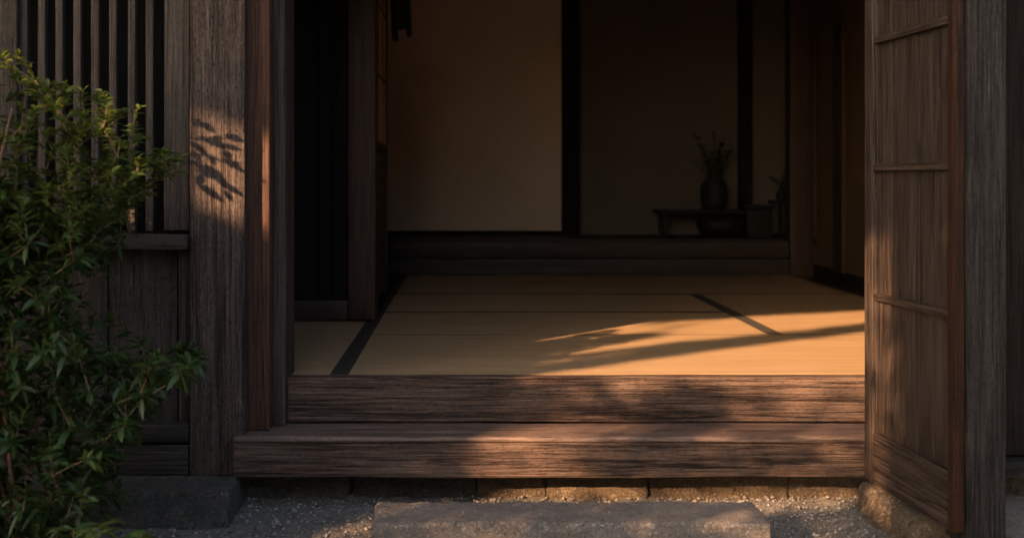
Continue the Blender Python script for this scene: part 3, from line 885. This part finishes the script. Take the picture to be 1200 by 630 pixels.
fern((px(88, 3.0), 3.0, -.05), [(1, -.1, .26, .20), (.7, -.7, .24, .2), (-.8, -.4, .25, .24), (.2, -1, .22, .22), (.9, .6, .22, .25), (-.3, .8, .24, .2), (-1, .3, .2, .25), (.45, -.35, .30, .12)], 4,
     'light green fern at the foot of the shrubs beside the base stone')

# ------------------------------------------------------------ unseen things added outside the frame to break up the low sun
gw = empty('sun_cut_wall', (-4.2, -1.1, 0), 'plastered wall with tiled cap, added out of view to cut off the low sun', 'garden wall')
WT = -.32 + TE * 5.0
beam('wall', (-9, -.9), (-1.2, -1.0), (-.1, WT - .12), M_out, gw, r=.01, amp=0)  # unseen wall, added to keep the low sun off the ground
beam('tile_cap', (-9.05, -.85), (-1.35, -.85), (WT - .119, WT - .04), bpy.data.materials['roof_tile'], gw, r=.02, amp=.004)

# sunlit openings, in the (x, z) plane of the house front seen along the sun
def fm(x, y):       # a spot on the mats carried back along the sun
    d = (EYE - FL) * F / (y - 210)
    return (px(x, d) - TA * (d - 4), FL + TE * (d - 4))
POST = [(-.955, 1.40), (-.76, 1.325), (-.70, 1.30), (-.70, .97), (-.76, .985), (-.955, 1.06)]
MATS = [fm(627, 441), fm(622, 428), fm(662, 417), fm(652, 413), fm(700, 405), fm(752, 398), fm(790, 388), fm(820, 377), fm(868, 371), fm(1013, 363),
        (.6, 1.66), (1.2, 1.2), (1.30, .98), (1.62, .86), (1.70, .35), (1.6, .06), (1.6, .0), (-.16, .0), (-.16, .36), (-.02, .44)]
BAR = [fm(590, 436), fm(629, 438), fm(760, 419), fm(1011, 388), fm(1150, 371), fm(1150, 364), fm(1011, 379), fm(850, 397), fm(737, 414), fm(632, 427)]
SLIT = [fm(640, 422), fm(720, 409.5), fm(800, 401), fm(860, 397), fm(800, 404), fm(720, 413)]
def lit(x, z):
    w = .03 * noise.noise(Vector((x * 4, z * 4, 1.3))) + .02 * noise.noise(Vector((x * 9, z * 9, 5.3)))
    a, b = x + w, z + .6 * w
    if inpoly(x, z + .3 * w, POST): return 1.0
    if inpoly(x, z, BAR) or inpoly(x, z, SLIT): return 0.0
    if inpoly(x if z > .5 else a, z if z > .5 else b, MATS):
        q = noise.noise(Vector((x * 3.1, z * 5, 3.3)))
        if x > 1.60: return .4
        if x > 1.46: return .75
        if z > .50: return 1.0
        ed = max(0.0, min(1.0, (x + .10 + .5 * q * .3) / .34))
        ed = ed * ed * (3 - 2 * ed)
        if x < .24 and z < .36: return min(.9, max(.02, ed * (1.0 if z > .19 else .7)))
        if z > .36: return (.7 if q > .1 else .35) if x > .78 else (.16 if x > .2 else .05)
        if z > .22: return (.9 if x < .48 else .35 if x < .62 else .12 if x < .8 else .6)
        if z > .09: return (.8 if x < .40 else .35 if x < .55 else .10 if x < .80 else .5 if q > -.05 else .25)
        return .8 if .25 < x < 1.3 else .05
    if -2.2 < x < -1.05 and .78 < z < 1.36:
        return 1.0 if noise.noise(Vector((x * 7, z * 7, 8.0))) > .0 else 0.0
    if -.70 < x < -.38 and .97 < z < 1.36:
        return 1.0 if noise.noise(Vector((x * 8, z * 8, 8.0))) > -.15 else 0.0
    if -.30 < x < 1.7 and -.34 < z <= -.01:
        q = noise.noise(Vector((x * 2.2 + z * 3, z * 11, 2.1)))
        return .6 if q > .22 else (.2 if q > .05 else .04)
    return 0.0
def crown():  # leaves of the added tree, filled in wherever the sun must be blocked
    rng = random.Random(42)
    vs, fs = [], []
    def quad(x, z, t, s):
        X = x - TA * t; Z = z + TE * t; Y = 4 - t
        c = Vector((X, Y, Z))
        n = (sdir + Vector((rng.uniform(-.5, .5), rng.uniform(-.5, .5), rng.uniform(-.5, .5)))).normalized()
        u = n.orthogonal().normalized(); u.rotate(Matrix.Rotation(rng.uniform(0, 6.28), 3, n)); v = n.cross(u)
        b = len(vs)
        vs.extend([c - u * s, c - v * s * .5, c + u * s, c + v * s * .5]); fs.append([b, b + 1, b + 2, b + 3])
    st = .045
    z = -.36
    while z < 3.4:
        x = -3.2
        while x < 3.2:
            jx, jz = x + rng.uniform(-.02, .02), z + rng.uniform(-.02, .02)
            f = lit(jx, jz)
            if 0 < f < 1:
                m = -2.1 * math.log(f); m = int(m) + (rng.random() < m - int(m))
                for k in range(m): quad(jx + rng.uniform(-.02, .02), jz + rng.uniform(-.02, .02), rng.uniform(5.2, 7.2), rng.uniform(.03, .04))
            elif f == 0:
                for k in range(3):
                    quad(jx + rng.uniform(-.015, .015), jz + rng.uniform(-.015, .015), rng.uniform(5.2, 7.2), rng.uniform(.045, .065))
            x += st
        z += st
    return vs, fs
tr = empty('sun_mask_tree', (-7.3, -2.4, 0), 'unseen leafy tree added to shape the sun on the house front', 'tree')
vs, fs = crown()
T0 = Vector(tr.location)
link('crown', mesh('crown', [q - T0 for q in vs], fs), M_leafup, tr, tr.location)
vs, fs = [], []
tube_into(vs, fs, [Vector((0, 0, -.1)), Vector((.05, .03, 1.2)), Vector((-.05, .05, 2.6)), Vector((.1, .1, 3.6)), Vector((.0, .0, 5.2))], [.17, .14, .12, .09, .03], 12)
def sp(x, z, t): return Vector((x - TA * t, 4 - t, z + TE * t)) - T0
# slanting limb placed so that its shadow crosses the mats
tube_into(vs, fs, [sp(-.6, .25, 6.2), sp(-.20, .50, 6.0), sp(.035, .69, 6.0), sp(.29, .99, 6.0), sp(.55, 1.20, 6.0), sp(.95, 1.75, 6.0), sp(1.3, 2.3, 6.2)], [.07, .06, .055, .05, .05, .05, .02], 10)
tube_into(vs, fs, [Vector((0, 0, 2.6)), sp(-1.1, .05, 6.3), sp(-.6, .25, 6.2)], [.09, .08, .07], 8)
tube_into(vs, fs, [Vector((.05, .05, 5.0)), sp(-.4, 2.1, 6.4), sp(1.0, 2.2, 6.4)], [.07, .05, .02], 8)
link('trunk', mesh('trunk', vs, fs, True), M_twig, tr, tr.location)
# added twig just outside the frame, leaves posed to shadow the post
tw = random.Random(5)
vs, fs = [], []
TT = .72
def s2(xp, yp): # pixel on the post face -> point along the sun
    x, z = px(xp, 4.0), pz(yp, 4.0)
    return Vector((x - TA * TT, 4 - TT, z + TE * TT))
main = [s2(60, 135), s2(140, 160), s2(205, 180), s2(240, 197), s2(283, 229)]
m2 = [s2(140, 160), s2(200, 158), s2(240, 165), s2(275, 161)]
m3 = [s2(205, 180), s2(245, 182), s2(288, 202)]
tube_into(vs, fs, main, [.007, .007, .0065, .006, .004], 5)
tube_into(vs, fs, m2, [.005, .0045, .004, .002], 5)
tube_into(vs, fs, m3, [.005, .004, .002], 5)
hs = empty('shadow_twig', main[0], 'unseen leafy twig added to cast leaf shadows on the front post', 'twig')
link('stem', mesh('stem', [q - main[0] for q in vs], fs), M_twig, hs, main[0])
vs, fs = [], []
LV = [(235, 143, 253, 156), (243, 160, 263, 175), (261, 158, 286, 166), (253, 169, 283, 176), (222, 166, 243, 181), (258, 184, 289, 204), (224, 186, 241, 201),
      (236, 150, 228, 140), (244, 181, 252, 194), (262, 176, 270, 187), (226, 176, 236, 190), (262, 222, 272, 236), (240, 205, 232, 216), (268, 196, 280, 191), (232, 160, 246, 167),
      (229, 199, 256, 209), (238, 191, 264, 213), (250, 209, 284, 229), (230, 214, 261, 236), (246, 172, 258, 160), (180, 150, 205, 165), (170, 170, 195, 160), (120, 150, 150, 170), (130, 165, 160, 150)]
for (a, b, c, d) in LV:
    p0, p1 = s2(a, b), s2(c, d)
    off = sdir * tw.uniform(-.06, .06); p0 += off; p1 += off * 1.6
    p1 = p0 + (p1 - p0) * 1.12
    dd = p1 - p0; w = dd.cross(sdir).normalized() * (.010 + .005 * tw.random()); bnd = Vector((0, 0, .004))
    k = len(vs)
    vs += [p0, p0 + dd * .3 + w * .9, p0 + dd * .3 - w * .9 + bnd, p0 + dd * .62 + w, p0 + dd * .62 - w + bnd, p1]
    fs += [[k, k + 1, k + 2], [k + 1, k + 3, k + 4, k + 2], [k + 3, k + 5, k + 4]]
link('leaves', mesh('leaves', [q - main[0] for q in vs], fs), M_leafup, hs, main[0])

# unseen evergreen screen added to keep low sky light out of the hall
rng = random.Random(6)
hd = empty('shade_hedge', (4, -5, 0), 'tall dark evergreen screen added out of view to dim the deep hall', 'shade_hedge')
vs, fs = [], []
for k in range(16000):
    x = rng.uniform(-.6, 11) - 4; z = rng.uniform(0, 4.2); y = rng.choice((-.35, .35)) + rng.uniform(-.05, .05)
    if rng.random() < .1: z = 4.2; y = rng.uniform(-.35, .35)
    c = Vector((x, y, z)); n = Vector((rng.uniform(-1, 1), rng.uniform(-1, 1), rng.uniform(-1, 1))).normalized()
    u = n.orthogonal().normalized(); v = n.cross(u); b = len(vs); q = rng.uniform(.05, .08)
    vs.extend([c - u * q, c - v * q * .5, c + u * q, c + v * q * .5]); fs.append([b, b + 1, b + 2, b + 3])
link('foliage', mesh('foliage', vs, fs), M_leaflow, hd, hd.location)
link('core', rbox('core', 11.4, .6, 4.1, r=.1, n=(20, 4, 8), amp=.05, fr=(2, 2, 2)), M_leafdark, hd, (5.2, -5, 2.04))

# loose stone chips lying on the gravel
rng = random.Random(9)
vs, fs = [], []
k = 0
while k < 9000:
    x = rng.uniform(-1.5, 1.7); y = rng.uniform(3.25, 4.14)
    if x < px(268, 3.82) + .012 and y > 3.8: continue
    if xs0 - .01 < x < xs1 + .01 and YS0 - .03 < y < YS1 + .02: continue
    k += 1
    z = -0.05 * max(0, 4.1 - y)
    p = Vector((x * 9, y * 9, 0))
    z += 0.006 * noise.noise(p) + 0.005 * noise.noise(p * 3.3) + 0.0045 * noise.noise(p * 8.0)
    q = .0028 + .0075 * rng.random() ** 2.5
    b = len(vs); a = rng.uniform(0, 3.14); e = rng.uniform(.5, 1)
    ca, sa = math.cos(a), math.sin(a)
    for (dx, dy, dz) in ((1, 0, 0), (0, e, 0), (-1, 0, .1), (0, -e, 0), (.2, .1, .7), (0, 0, -.6)):
        dx += rng.uniform(-.25, .25); dy += rng.uniform(-.25, .25); dz += rng.uniform(-.1, .25)
        vs.append(Vector((x + q * (dx * ca - dy * sa), y + q * (dx * sa + dy * ca), z + q * (dz + .35))))
    for u in range(4):
        w = (u + 1) % 4
        fs.append([b + u, b + w, b + 4]); fs.append([b + w, b + u, b + 5])
gc = link('stone_chips', mesh('stone_chips', vs, fs), M_chip, None, (0, 0, 0))
tag(gc, 'fine loose stone chips scattered over the packed ground before the entrance', 'gravel', kind='stuff')
